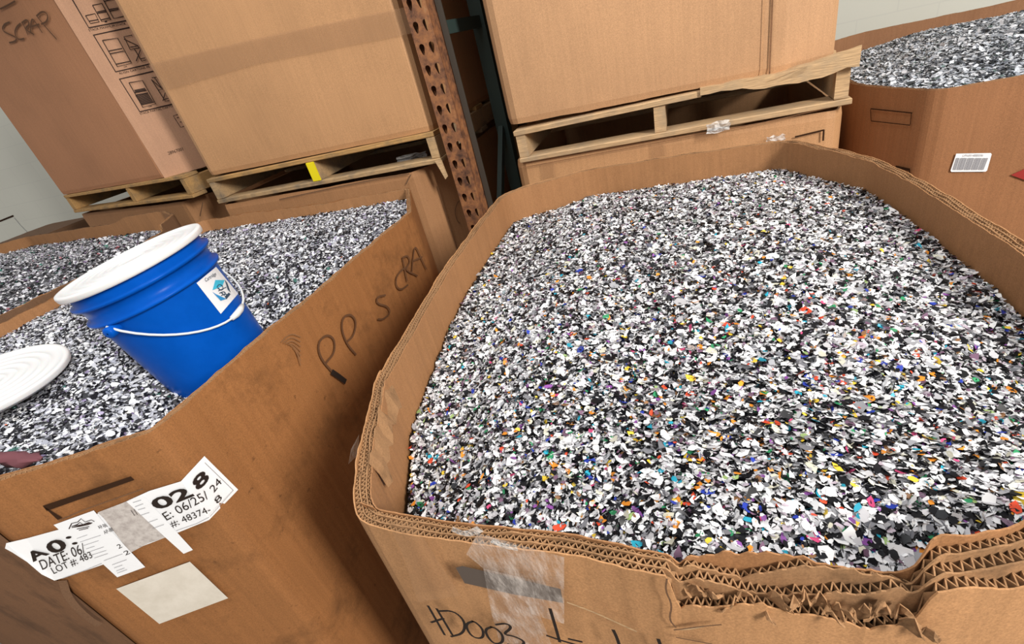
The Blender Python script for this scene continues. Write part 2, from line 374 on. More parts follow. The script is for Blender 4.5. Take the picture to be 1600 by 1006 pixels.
def heap(P, zf, pal, count, size, label, seed, cat='plastic flakes', near=None, cell=.05, spread=.03, fade=0.0):
    P = np.array(P, float); lo = P.min(0); hi = P.max(0); rng = np.random.default_rng(seed)
    gx = np.arange(lo[0], hi[0]+cell, cell); gy = np.arange(lo[1], hi[1]+cell, cell)
    GX, GY = np.meshgrid(gx, gy); D = poly_dist(P, GX, GY); GZ = zf(GX, GY, np.maximum(D, 0))-.022
    V = np.column_stack([GX.ravel(), GY.ravel(), GZ.ravel()]); ok = (D > -cell*.35); nx = len(gx); F = []
    for j in range(len(gy)-1):
        for i in range(nx-1):
            if ok[j, i] and ok[j, i+1] and ok[j+1, i] and ok[j+1, i+1]: a = j*nx+i; F.append((a, a+1, a+nx+1, a+nx))
    # scattered flakes, denser and truer to size where the camera stands close
    X = []; 
    tot = 0
    while tot < count:
        x = rng.uniform(lo[0], hi[0], count*2); y = rng.uniform(lo[1], hi[1], count*2)
        keep = poly_dist(P, x, y) > .004
        if near is not None: keep &= rng.random(len(x)) < near(x, y)
        X.append(np.stack([x[keep], y[keep]], 1)); tot += keep.sum()
    X = np.concatenate(X)[:count]; x, y = X[:, 0], X[:, 1]; n = count
    d = poly_dist(P, x, y); z = zf(x, y, np.maximum(d, 0)); e = .01
    zx = (zf(x+e, y, np.maximum(d, 0))-z)/e; zy = (zf(x, y+e, np.maximum(d, 0))-z)/e
    z = z-rng.random(n)**1.3*spread+.004
    # orientation
    tilt = np.abs(rng.normal(0, .50, n)); az = rng.uniform(0, 2*np.pi, n)
    nr = np.stack([np.sin(tilt)*np.cos(az)-zx, np.sin(tilt)*np.sin(az)-zy, np.cos(tilt)], 1); nr /= np.linalg.norm(nr, axis=1)[:, None]
    aa = rng.uniform(0, 2*np.pi, n); h = np.stack([np.cos(aa), np.sin(aa), np.zeros(n)], 1)
    u = h-nr*(h*nr).sum(1)[:, None]; u /= np.linalg.norm(u, axis=1)[:, None]; v = np.cross(nr, u)
    ln = size*np.exp(rng.normal(0, .33, n)); wdt = ln*rng.uniform(.32, .85, n)
    base = np.array([[-1, -.1], [-.45, -1], [.5, -.85], [1, .1], [.4, 1], [-.55, .8]])
    sh = base[None]*(1+rng.uniform(-.38, .25, (n, 6, 2))); bend = rng.normal(0, .22, n)
    off = (np.abs(sh[:, :, 0])**2)*bend[:, None]
    C = np.stack([x, y, z], 1)
    pv = C[:, None]+u[:, None]*(sh[:, :, 0]*ln[:, None]/2)[..., None]+v[:, None]*(sh[:, :, 1]*wdt[:, None]/2)[..., None]+nr[:, None]*(off*ln[:, None]/2)[..., None]
    nb = len(V); allv = np.concatenate([V, pv.reshape(-1, 3)])*U; allv[:, 2] += CAMZ
    o0 = np.array([P[:, 0].mean()*U, P[:, 1].mean()*U, CAMZ-1.05*U]); allv -= o0
    q = nb+6*np.arange(n)[:, None]; quads = np.concatenate([q+np.array([0, 1, 4, 5]), q+np.array([1, 2, 3, 4])])
    faces = np.concatenate([np.array(F), quads]); nf = len(faces)
    m = bpy.data.meshes.new('plastic_flakes'); m.vertices.add(len(allv)); m.vertices.foreach_set('co', allv.ravel())
    m.loops.add(nf*4); m.loops.foreach_set('vertex_index', faces.ravel().astype(np.int32))
    m.polygons.add(nf); m.polygons.foreach_set('loop_start', np.arange(nf, dtype=np.int32)*4); m.update(calc_edges=True)
    w = np.array([p[1] for p in pal], float); w /= w.sum(); ci = rng.choice(len(pal), n, p=w); cc = np.array([p[0] for p in pal])[ci]
    sat = cc.max(1)-cc.min(1) > .09; calm = sat & (rng.random(n) < fade*np.clip((y-1.1)/1.2, 0, 1)); grey = cc.mean(1)[:, None]*np.ones(3); cc = np.where(calm[:, None], grey*.85+cc*.15, cc)
    cc = np.clip(cc*np.exp(rng.normal(0, .13, (n, 1))), 0, .86)
    ca = np.ones((len(allv), 4)); ca[:nb, :3] = (.10, .10, .11); ca[nb:, :3] = np.repeat(cc, 6, 0)
    at = m.attributes.new('flake_colour', 'FLOAT_COLOR', 'POINT'); at.data.foreach_set('color', ca.ravel())
    m.materials.append(FLAKE); o = bpy.data.objects.new('plastic_flakes', m); COL.objects.link(o); o.location = Vector(o0)
    return tag(o, label, cat, kind='stuff')
def sstep(x): x = np.clip(x, 0, 1); return x*x*(3-2*x)

# ================================================================== main bin (foreground right)
MAIN = [(-.86, .605), (-.685, .600), (-.27, .60), (-.05, .575), (.33, .60), (.55, .655), (.86, .80), (1.08, 1.25), (1.075, 1.9), (1.04, 2.40), (.955, 3.02),
        (.66, 3.60), (.55, 3.66), (.1, 3.67), (-.70, 3.67), (-1.16, 3.49), (-1.30, 3.32), (-1.30, 2.9), (-1.275, 2.25), (-1.215, 1.75), (-1.145, 1.18), (-.955, .74)]
mb = node('cardboard_bin', (-.1, 2.1, FLOOR), 'large open corrugated bin with torn front rim, heaped with colourful flakes', 'cardboard bin')
def bumpf(x, a, b, w): return sstep((x-a)/w)*sstep((b-x)/w)
def main_top(x, y): return -1.0+0*x
def main_dz(i, x, y):
    fr = (y < .75)
    torn = bumpf(x, -.075, .385, .025)*fr
    drop = [-.095, -.055, -.022, -.012][min(i, 3)]
    jag = wnoise(x, y, 50, 90+i)*.016+wnoise(x, y, 120, 70+i)*.010+.02*np.sin(x*17+i*2.1)
    left = (x < -.85)*(y > .75)*(y < 1.25)
    right = sstep((x-.37)/.04)*fr
    return torn*(drop+jag)+left*wnoise(x, y, 24, 40+i)*.010+right*(.016*i+.004+wnoise(x, y, 40, 50+i)*.010)+fr*wnoise(x, y, 45, 10+i)*.003
def main_thick(x, y): return 1+.50*sstep((x-.37)/.06)*(y < .95)*(1+.25*np.sin(x*23))+.30*bumpf(x, -.06, .38, .05)*(y < .75)
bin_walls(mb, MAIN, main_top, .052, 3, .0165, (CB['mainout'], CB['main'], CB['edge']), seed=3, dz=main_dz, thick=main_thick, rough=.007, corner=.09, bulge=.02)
PF = Panel((-.70, .60), (.40, .60), off=.03)
def torn_strip(name, pts, mat, parent, w=.035, seed=0):
    r = random.Random(seed); a = MB(); V = []; F = []
    for i, (p, dn) in enumerate(pts):
        p = np.array(p, float); dn = np.array(dn, float)
        V += [p, p+dn*(1+r.uniform(-.25, .25)), p+dn*(.5)+np.array([r.uniform(-.006, .006), r.uniform(-.006, .006), .0])]
    for i in range(len(pts)-1): F += [(3*i, 3*i+3, 3*i+5, 3*i+2), (3*i+2, 3*i+5, 3*i+4, 3*i+1)]
    o = mk(name, V, F, mat, parent); md = o.modifiers.new('thick', 'SOLIDIFY'); md.thickness = .0012; return o
# ragged inner ply folded over the left corner of the rim
pts = []
for k in range(13):
    y = 0.80+.034*k; xx = -.955-.19*(y-.74)/.44+.050
    pts.append(((xx, y, -.992+.008*math.sin(k*2.1)), (.022+.003*math.sin(k*1.3), 0, -.085-.018*math.sin(k*.55+1)**2)))
torn_strip('torn_flap', pts, CB['edge'], mb, seed=5)
pts = [((-.875+.01*k, .665-.002*k, -.985), (.012, .02, -.10-.01*math.sin(k*2))) for k in range(6)]
torn_strip('folded_corner_ply', pts, CB['main'], mb, seed=8)
# shredded plies standing in the torn gap of the front rim
for k in range(22):
    x = -.05+.0195*k+random.uniform(-.01, .01); a = random.uniform(-.6, .6)
    w_ = random.uniform(.018, .035); y0 = .583+.03*random.random(); h = random.uniform(.015, .04); z0 = -1.085+random.uniform(-.02, .03)
    pp = [((x+w_*j/4*math.cos(a)*1.2, y0+.010*math.sin(j+k), z0), (0, random.uniform(-.012, .008), h*math.sin((j+.6)*.7))) for j in range(5)]
    torn_strip('torn_ply', pp, CB['edge'], mb, seed=k)
# front face: slot shade as a flat dark sheet, tape, marker writing
def zt(ox, oy, s, pts): return [(ox+x/s, oy+y/s) for x, y in pts]
o = sheet('hand_slot_shade', PF, [(712, 887), (722, 884), (876, 920), (880, 942), (800, 928), (726, 911)], M_('slot_shadow_board', .8, (.10, .075, .06)), mb)
tp = [zt(520, 560, 2.255, q) for q in ([(470, 690), (510, 615), (815, 700), (815, 935), (700, 900), (690, 870)], [(530, 740), (700, 780), (720, 880), (770, 1006), (800, 1080), (610, 1080), (560, 900)])]
sheet('packing_tape', PF, tp[0], TAPE, mb, .004); sheet('packing_tape', PF, tp[1], TAPE, mb, .007)
sheet('packing_tape', PF, zt(520, 560, 2.255, [(190, 570), (285, 580), (450, 835), (300, 860), (250, 700)]), TAPET, mb, .003)
hd = [[(335, 870), (395, 975)], [(365, 880), (422, 975)], [(345, 930), (392, 915)], [(370, 890), (425, 888), (466, 925), (462, 968), (415, 980)],
      [(495, 925), (468, 935), (478, 965), (500, 985), (530, 985), (530, 955), (505, 930), (490, 925)],
      [(560, 945), (535, 955), (548, 985), (570, 1006), (598, 1002), (600, 975), (575, 950), (555, 945)],
      [(572, 938), (612, 932), (632, 948), (598, 972), (640, 978), (682, 1000), (650, 1020), (615, 1005)],
      [(765, 880), (783, 940), (800, 1000)], [(752, 975), (800, 992), (870, 1012)], [(0, 0)]]
hd = hd[:-1]
marks('marker_writing', PF, [zt(520, 560, 2.255, q) for q in hd], .0085, INK, mb, .009)
w3 = lambda pts: zt(640, 900, 3.478, pts)
marks('marker_writing', PF, [w3(q) for q in ([(1105, 290), (1125, 330), (1145, 390)], [(1350, 340), (1365, 380), (1375, 420)], [(860, 340), (940, 358)])], .0085, INK, mb, .009)
marks('fold_line', PF, [w3([(855, 142), (1000, 195), (1120, 250), (1235, 302)])], .005, WOODP, mb, .003)
marks('fold_line', PF, [w3([(1440, 290), (1520, 290), (1600, 272)])], .005, WOODP, mb, .003)
fo = zt(1000, 780, 2.667, [(150, 535), (120, 500), (135, 440), (105, 380), (112, 330)])
marks('board_crease', PF, [fo, zt(1000, 780, 2.667, [(140, 545), (250, 530), (340, 522)]), zt(1000, 780, 2.667, [(150, 575), (230, 590), (300, 603)])], .004, CB['dark'], mb, .003)
marks('rim_tape_scrap', PF, [zt(520, 560, 2.255, q) for q in ([(420, 600), (470, 622), (520, 600)], [(560, 640), (600, 660), (650, 668)])], .02, WRAP, mb, .012)
def main_z(x, y, d):
    left = sstep((1.6-x)/2.6)
    near = sstep((1.9-y)/1.2)
    ze = -1.165-.035*sstep((-.6-x)/.5)-.10*near*sstep((-.4-x)/.6)+.015*sstep((x+.3)/.8)-.04*sstep((.9-y)/.2)*sstep((x-.1)/.3)+.09*near*sstep((x+.5)/.5)*sstep((1.3-y)/.5)
    return ze+.16*sstep(d/.8)-.02*sstep((y-2.6)/.8)+wnoise(x, y, 3.2, 5)*.016+wnoise(x, y, 11, 6)*.007
def shrink(P, t):
    P = np.array(P, float); return P-outward(P)*t
heap(shrink(MAIN, .062), main_z, PAL_MAIN, 210000, .0200, 'heap of multicoloured ground plastic flakes in the foreground right bin', 2, near=lambda x, y: np.clip(1.25-.22*y, .35, 1), spread=.034, fade=.72)

# ================================================================== left bin (foreground left)
LEFT = [(-2.39, .475), (-1.805, .79), (-1.808, 1.2), (-1.812, 1.97), (-1.800, 2.9), (-2.16, 3.56), (-3.2, 3.50), (-4.45, 3.52), (-4.66, 3.2), (-4.55, 2.5), (-4.50, 1.7), (-4.57, 1.0), (-4.62, .475)]
lb = node('cardboard_bin', (-3.2, 2.0, FLOOR), 'open corrugated bin with paper shipping labels, holding the blue bucket', 'cardboard bin')
bin_walls(lb, LEFT, lambda x, y: -.9+.02*sstep((-3-x)/1)*(y > 3), .034, 2, .018, (CB['left'], CB['main'], CB['edge']), seed=23, rough=.008, corner=.05)
PC = Panel((-2.39, .475), (-1.805, .79), off=.012)       # corner panel with the labels
PS = Panel((-1.815, .95), (-1.815, 1.97), off=.0); PS.n = np.array([1., 0, 0]); PS.a = np.array([-1.792, 1, 0])
PN = Panel((-3.0, .475), (-2.39, .475), off=.012)
six = lambda pts: zt(0, 680, 3.085, pts)
w1 = six([(205, 340), (630, 198), (648, 215), (225, 365)]); sheet('hand_slot_shade', PC, w1, SLOT, lb, .001)  # dark strips painted for the shade in the slit, no opening cut
sheet('hand_slot_shade', PC, six([(205, 340), (228, 352), (300, 398), (278, 408)]), SLOT, lb, .001)
marks('board_crease', PC, [six([(280, 412), (400, 360), (520, 318), (690, 258)])], .004, CB['dark'], lb, .001)
la = sheet('shipping_label', PC, six([(128, 497), (300, 450), (610, 318), (720, 268), (872, 222), (1008, 408), (845, 474), (620, 560), (500, 622), (330, 680), (262, 700), (160, 625)]), PAPER, lb, .002)
mk('shipping_label', [PC.at(*q, lift=.006) for q in six([(872, 222), (1008, 408)])]+[PS.at(*q) for q in six([(1148, 262), (985, 100)])], [(0, 1, 2, 3)], PAPER, lb)
mk('shipping_label', [PC.at(*q, lift=.002) for q in six([(128, 497), (262, 700)])]+[PC.at(*q, lift=.014) for q in six([(200, 670), (130, 610), (60, 565), (24, 545), (30, 520)])], [tuple(range(7))], PAPER, lb)
sheet('label_backing', PC, six([(470, 372), (612, 318), (700, 400), (800, 492), (715, 520), (632, 564), (600, 530), (500, 400)]), PAPERG, lb, .004)
sheet('packing_slip', PC, six([(258, 432), (452, 362), (500, 420), (545, 470), (600, 530), (700, 635), (565, 684), (490, 615), (380, 540)]), PAPER, lb, .006)
sheet('packing_slip', PC, six([(610, 320), (690, 290), (930, 552), (885, 571), (800, 495)]), PAPER, lb, .006)
sheet('blank_label', PC, six([(560, 740), (915, 609), (1100, 785), (768, 909)]), PAPERB, lb, .001)
tx = MB()
def T(s, a, b, c, pl=PC, lf=.009, mbx=None, off=0.0):
    A, B, C_ = [pl.at(*six([q])[0], lift=lf) for q in (a, b, c)]; text_geo(mbx or tx, s, A, B, C_, off)
T('A', (160, 612), (240, 572), (112, 578), off=.03); T('0', (258, 578), (335, 540), (205, 530), off=.03)
T('02', (762, 364), (940, 292), (712, 318), off=.03); T('E: 06/25/', (805, 412), (1012, 302), (778, 378))
T('DATE: 06/', (205, 650), (415, 565), (185, 605)); T('LOT #: 483', (262, 672), (450, 592), (242, 640)); T('#: 48374-', (832, 448), (1022, 372), (812, 418))
T(':', (352, 530), (378, 522), (312, 492))
sev = lambda x, y: ((x/5.589+220)*3.085, (y/5.589)*3.085)
T('8', sev(505, 492), sev(612, 378), sev(432, 408), PS, .004, off=.03); T('24', sev(640, 505), sev(712, 412), sev(596, 462), PS, .004); T('8', sev(672, 602), sev(716, 548), sev(636, 566), PS, .004)
tx.build('label_lettering', INK, lb)
t2 = MB()
for a, b, c in (((480, 452), (520, 440), (466, 438)), ((505, 478), (548, 460), (495, 462))): T('AP-88', a, b, c, PC, .009, t2)
T('2', (572, 548), (590, 540), (560, 530), PC, .009, t2); T('2', (604, 580), (628, 570), (592, 562), PC, .009, t2); T('11', (648, 388), (664, 382), (630, 362), PC, .009, t2)
t2.build('label_small_print', INK, lb)
mt = [[(332, 452), (345, 425), (375, 418), (390, 402), (410, 418), (440, 408), (455, 416)], [(345, 440), (372, 430), (385, 420), (400, 430), (428, 420), (445, 422), (345, 445)], [(345, 445), (380, 440), (420, 432), (440, 425)], [(350, 438), (400, 430), (440, 422)], [(370, 452), (430, 440)], [(380, 458), (425, 448)]]
marks('mountain_emblem', PC, [six(q) for q in mt], .0035, PRT, lb, .009, sm=0)
ln = [[(370, 498), (420, 480)], [(385, 515), (485, 482)], [(402, 532), (475, 508)], [(415, 548), (455, 535)], [(430, 562), (500, 538)], [(440, 578), (512, 555)], [(455, 592), (520, 570)], [(500, 605), (590, 572)], [(540, 625), (610, 600)], [(550, 640), (590, 626)], [(560, 655), (600, 640)], [(565, 665), (612, 648)], [(640, 325), (680, 312)], [(650, 345), (690, 330)], [(665, 360), (700, 350)], [(680, 385), (720, 372)], [(715, 420), (760, 404)], [(735, 450), (790, 430)]]
marks('ruled_lines', PC, [six(q) for q in ln], .0022, GRYP, lb, .009, sm=0)
marks('ruled_lines', PC, [six([(300, 690), (400, 655), (490, 618)]), six([(850, 460), (950, 425), (1008, 395)])], .0022, GRYP, lb, .009, sm=0)
marks('ruled_lines', PS, [six([(1012, 392), (1125, 265)]), six([(1125, 265), (988, 132)])], .0022, GRYP, lb, .008, sm=0)
sv = lambda pts: zt(380, 380, 1.606, pts)
pp = [[(250, 345), (225, 325), (192, 285), (188, 248), (210, 228), (230, 240), (230, 275), (208, 300)], [(284, 280), (262, 255), (247, 218), (250, 185), (270, 177), (285, 195), (278, 232), (262, 246)],
      [(358, 130), (336, 134), (336, 152), (364, 158), (370, 176), (350, 192), (338, 190)], [(412, 60), (398, 66), (384, 85), (384, 108), (396, 118), (414, 104)],
      [(400, 35), (412, 95)], [(400, 36), (414, 30), (420, 48), (406, 66), (438, 82)], [(424, 72), (427, 30), (432, 4), (448, 40), (460, 66)], [(428, 44), (450, 34)]]
marks('marker_writing', PS, [sv(q) for q in pp], .012, INKB, lb, .003)
marks('marker_writing', PS, [sv([(222, 322), (240, 334), (258, 348)])], .030, INK, lb, .004)
pil = M_('scuff_mark', .8, (.20, .10, .045))
marks('scuff_mark', PS, [sv([(95+6*k, 240+4*k+2*abs(k-4)), (118+3*k, 225+9*k), (145, 235+12*k)]) for k in range(7)], .004, pil, lb, .002)
marks('board_crease', PC, [six([(300, 700), (330, 790), (420, 880), (480, 915)])], .03, CB['dark'], lb, .001)
mk('scuffed_front_ply', [(-4.57, .467, -.93), (-2.425, .469, -.93), (-2.425, .469, FLOOR+.02), (-4.57, .467, FLOOR+.02)], [(0, 1, 2, 3)], CB['leftd'], lb)
# pile
def left_z(x, y, d):
    ze = -.965-.02*sstep((y-2.5)/1)
    ze = ze-.23*np.exp(-((x+2.15)**2/.20+(y-1.25)**2/.40))
    ze = ze-.05*np.exp(-((x+3.2)**2+(y-1.0)**2)/.15)
    return ze+.075*sstep(d/.9)+wnoise(x, y, 3.0, 15)*.014+wnoise(x, y, 10, 16)*.007
heap(shrink(LEFT, .045), left_z, PAL_GREY, 95000, .021, 'heap of grey and white ground plastic flakes around the blue bucket', 3, spread=.032)

# ------------------------------------------------------------------ blue bucket (leans in the flakes)
K = .80
bc = np.array([-2.984, 1.789, -.594])*K; nn = np.array([-.0995, -.0731, .9924]); nn /= np.linalg.norm(nn); aa_ = np.cross([0, 1, 0], nn); aa_ /= np.linalg.norm(aa_); bb_ = np.cross(nn, aa_)
bk = node('bucket', bc-nn*.70, 'bright blue plastic bucket with a white lid and wire handle', 'bucket')
R0 = .298; nh = nn*.925
prof = [(R0*.80, -.76), (R0*.83, -.765), (R0*.845, -.74), (R0*.94, -.195), (R0*.945, -.188), (R0*1.01, -.185), (R0*1.02, -.179), (R0*1.02, -.170), (R0*.955, -.165), (R0*.96, -.100), (R0*1.03, -.095), (R0*1.04, -.087), (R0*1.04, -.079), (R0*.97, -.074), (R0*.975, -.02), (R0*.95, -.01)]
b = MB().lathe(prof, bc, aa_, bb_, nh, 96); b.build('bucket_body', BLUE, bk, smooth=True)
def ribs(r0):
    p = []
    for r_, h in ((.97, -.026), (1.05, -.031), (1.07, -.028), (1.075, -.022), (1.078, -.008), (1.068, .000), (1.03, .002), (1.005, .000), (.985, -.002), (.965, -.007), (.90, -.008)): p.append((r0*r_, h))
    for k in range(5):
        rr = .84-.15*k; p += [(r0*rr, -.008), (r0*(rr-.02), -.003), (r0*(rr-.04), -.008)]
    p.append((r0*.02, -.008)); return p
MB().lathe(ribs(R0), bc, aa_, bb_, nh, 96, close=True).build('bucket_lid', WHITE, bk, smooth=True)
def onb(theta, h, r_): return bc+(aa_*math.cos(theta)+bb_*math.sin(theta))*r_+nh*h
def find_theta(px, py, h, r_):
    best = min((((lambda q: ((800+FPX*(q@RT)/(q@FW)-px)**2+(503-FPX*(q@UP)/(q@FW)-py)**2))(onb(t*math.pi/180, h, r_)), t) for t in range(360) if (onb(t*math.pi/180, h, r_)-onb(t*math.pi/180, h, 0)) @ onb(t*math.pi/180, h, r_) < -.03), key=lambda a: a[0]); return best[1]*math.pi/180
t0 = find_theta(164, 490, -.175, R0*1.0); t1 = t0+math.pi
# ears
for tt in (t0, t1):
    e = MB(); c = onb(tt, -.165, R0*.99); rad = aa_*math.cos(tt)+bb_*math.sin(tt); tang = -aa_*math.sin(tt)+bb_*math.cos(tt)
    e.lathe([(.004, .036), (.020, .036), (.026, .030), (.026, -.02)], c-nn*.04, tang, nn, rad, 16); e.build('handle_ear', BLUE, bk, smooth=True)
# wire handle hanging on the front
tg = find_theta(362, 472, -.44, R0*.93)
grip_a, grip_b = None, None
path = []
for k in range(25):
    t = k/24; th = t0+math.pi*t*1.0
    # the wire drops to the front and follows the wall
    h = -.18-.26*math.sin(math.pi*t)**.9; r_ = R0*(1.045-(.085)*math.sin(math.pi*t)); path.append(onb(th if True else 0, h, r_))
# choose winding that passes on the camera side
mid = path[12]; alt = [onb(t0-math.pi*k/24, -.18-.26*math.sin(math.pi*k/24)**.9, R0*(1.045-.085*math.sin(math.pi*k/24))) for k in range(25)]
if np.linalg.norm(alt[12]) < np.linalg.norm(mid): path = alt
MB().tube(path, .0055, 8).build('wire_handle', WHITE, bk, smooth=True)
MB().tube(path[11:15], [.011, .016, .016, .011], 10).build('handle_grip', WHITE, bk, smooth=True)
# sticker wrapped on the wall
def ray_cone(px, py, extra=.004):
    d = ray(px, py); d = d/np.linalg.norm(d); best = None
    def g(t):
        p = d*t-bc; h = p@nn; rr = np.linalg.norm(p-nn*h); h /= .925
        wall = R0*(.93+(h+.235)/.505*.085); return rr-(wall+extra)
    c = (bc-nn*.4)@d; t = c-.6
    while t < c+.6 and g(t) > 0: t += .004
    lo_, hi_ = t-.004, t
    for _ in range(14):
        t = (lo_+hi_)/2
        if g(t) > 0: lo_ = t
        else: hi_ = t
    return d*t
z5 = lambda pts: zt(0, 330, 2.719, pts)
def grid_sheet(name, quad, mat, n=8, extra=.004, parent=bk):
    q = [np.array(p) for p in z5(quad)]; V = []; F = []
    for j in range(n+1):
        for i in range(n+1):
            u_, v_ = i/n, j/n; p = q[0]*(1-u_)*(1-v_)+q[1]*u_*(1-v_)+q[2]*u_*v_+q[3]*(1-u_)*v_; V.append(ray_cone(p[0], p[1], extra))
    for j in range(n):
        for i in range(n): a = j*(n+1)+i; F.append((a, a+1, a+n+2, a+n+1))
    return mk(name, V, F, mat, parent)
lab = grid_sheet('sticker', [(835, 305), (918, 236), (1012, 350), (938, 436)], M_('sticker_white', .35, (.78, .79, .82)))
grid_sheet('sticker_emblem', [(903, 335), (915, 292), (955, 292), (945, 318)], CYANL, 3, .007, lab)
grid_sheet('sticker_emblem', [(955, 290), (966, 305), (980, 345), (968, 332)], NAVY, 3, .007, lab)
grid_sheet('sticker_emblem', [(902, 342), (918, 352), (962, 372), (938, 380)], CYAN, 3, .007, lab)
grid_sheet('sticker_emblem', [(962, 374), (955, 362), (972, 345), (980, 352)], NAVY, 3, .007, lab)
st = MB()
for q in ([(922, 322), (930, 310), (944, 315), (950, 330), (938, 336), (925, 325)], [(928, 338), (962, 322)], [(932, 348), (950, 340), (958, 348), (952, 358)], [(940, 358), (958, 350), (966, 356)], [(940, 345), (948, 352)]):
    ribbon(st, [ray_cone(*p, .009) for p in smooth_line(z5(q), 1)], .0055, -ray(335, 450)/np.linalg.norm(ray(335, 450)))
za = lambda x, y: ray_cone(90+x/3.594, 340+y/3.594, .010)
text_geo(st, 'Cartridge', za(836, 366), za(896, 326), za(824, 342))
st.build('sticker_lettering', NAVY, lab)

# loose white lid lying on the flakes
lc = np.array([-3.219, 1.005, -.862]); ln_ = np.array([.093, .007, 1.]); ln_ /= np.linalg.norm(ln_); la_ = np.cross([0, 1, 0], ln_); la_ /= np.linalg.norm(la_); lb_ = np.cross(ln_, la_)
ld = MB().lathe([(.02, -.05)]+[(.305*.94, -.05)]+[(r_*.995, h) for r_, h in ribs(.305)], lc+ln_*.01, la_, lb_, ln_, 96, close=True).build('plastic_cover', WHITE, None, smooth=True, base=lc-ln_*.05)
tag(ld, 'loose round white plastic lid lying on the grey flakes at the left edge', 'lid')

# ================================================================== bin behind on the left
BL = [(-5.1, .8), (-4.75, 1.2), (-4.72, 2.0), (-4.78, 2.9), (-5.0, 3.65), (-5.5, 3.92), (-8.6, 4.15), (-9.2, 3.7), (-9.2, 1.2), (-8.7, .8)]
bb = node('cardboard_bin', (-7, 2.4, FLOOR), 'open corrugated bin at the far left edge, beyond the bucket bin, full of flakes', 'cardboard bin')
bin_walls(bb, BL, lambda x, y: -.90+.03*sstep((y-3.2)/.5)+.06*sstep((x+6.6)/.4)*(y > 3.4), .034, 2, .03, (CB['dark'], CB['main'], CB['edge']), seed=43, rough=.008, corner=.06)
heap(shrink(BL, .05), lambda x, y, d: -1.0+.12*sstep(d/.9)+.09*sstep((-4.9-x)/1.5)*sstep((3.4-y)/1.5)+wnoise(x, y, 3, 25)*.015+wnoise(x, y, 9, 26)*.007, PAL_BL, 60000, .028, 'heap of dark purplish grey plastic flakes in the far left bin', 5)

# ================================================================== bin at the right
RB = [(1.53, 4.05), (4.2, 4.05), (4.55, 4.5), (4.55, 6.8), (4.2, 7.25), (1.85, 7.30), (1.45, 6.95), (1.25, 5.6), (1.24, 4.66)]
rb = node('cardboard_bin', (2.9, 5.7, FLOOR), 'dark brown open bin at the upper right with a barcode sticker', 'cardboard bin')
bin_walls(rb, RB, lambda x, y: -.95+.02*sstep((y-6)/1), .034, 2, .03, (CB['right'], CB['rightin'], CB['edge']), seed=63, rough=.004, corner=.12)
heap(shrink(RB, .05), lambda x, y, d: -.975-.20*sstep((y-6.0)/1.2)+.10*sstep(d/.9)+wnoise(x, y, 3, 35)*.010+wnoise(x, y, 9, 36)*.005, PAL_FAR, 60000, .030, 'pale grey heap of plastic flakes in the upper right bin', 6)
PR = Panel((1.53, 4.05), (4.2, 4.05), off=.012); r4 = lambda pts: zt(1280, 0, 2.096, pts)
PRC = Panel((1.24, 4.66), (1.53, 4.05), off=.014)
st_ = sheet('barcode_sticker', PR, r4([(449, 503), (562, 501), (565, 505), (550, 558), (545, 562), (433, 563), (430, 559)]), PAPER, rb)
bars = []
for k in range(30):
    if k % 7 == 3: continue
    t = k/29; a = (452+100*t, 517+.3*t); b_ = (440+97*t, 556-.3*t); bars.append([a, b_])
bm = MB()
for k, q in enumerate(bars): ribbon(bm, [PR.at(*p, lift=.003) for p in r4(q)], .0045 if k % 3 else .008, PR.n)
text_geo(bm, 'LPN0148B036', PR.at(*r4([(470, 513)])[0], lift=.003), PR.at(*r4([(537, 512)])[0], lift=.003), PR.at(*r4([(472, 506)])[0], lift=.003))
bm.build('barcode', GRYP, st_)
sheet('red_diamond_print', PR, r4([(628, 573), (680, 550), (735, 562), (680, 592)]), RED, rb)
marks('hand_slot_shade', PRC, [r4([(168, 356), (305, 370)])], .008, SLOT, rb, .002, sm=0)  # slit shade painted as dark strokes on the corner panel
marks('hand_slot_shade', PRC, [r4([(302, 370), (298, 408)]), r4([(168, 358), (170, 396)]), r4([(170, 396), (298, 410)])], .006, SLOT, rb, .002, sm=0)
marks('hand_slot_shade', PRC, [r4([(250, 546), (296, 556), (294, 572)])], .02, SLOT, rb, .002, sm=0)

# ================================================================== closed boxes on the pallets, lower ones left open to darken the gaps
def carton(root, P, z0, z1, mat, corner=.04, open_top=False, seed=0, part='box_body', bulge=.012):
    Q, s = resample(round_poly(P, corner), .06); n = outward(Q); K_ = len(Q); V = []; F = []
    rows = [0, .02, .25, .5, .75, .98, 1]
    for f in rows:
        o = Q+n*(bulge*math.sin(math.pi*f)*(.6+.6*wnoise(Q[:, 0]+3*f, Q[:, 1], 3, seed)))[:, None]
        if f in (0, 1): o = Q-n*.008
        V.append(np.column_stack([o, np.full(K_, z0+(z1-z0)*f)+(wnoise(Q[:, 0], Q[:, 1], 8, seed+1)*.006 if f in (0, 1) else 0)]))
    V = np.concatenate(V)
    for r_ in range(len(rows)-1):
        for k in range(K_): k2 = (k+1) % K_; F.append((r_*K_+k, r_*K_+k2, (r_+1)*K_+k2, (r_+1)*K_+k))
    F.append(tuple(range(K_)))
    if not open_top: F.append(tuple((len(rows)-1)*K_+k for k in range(K_)))  # top left off lower boxes so the pallet gaps look dark
    o = mk(part, V, F, mat, root)
    if open_top: md = o.modifiers.new('board', 'SOLIDIFY'); md.thickness = .008; md.offset = -1
    return o
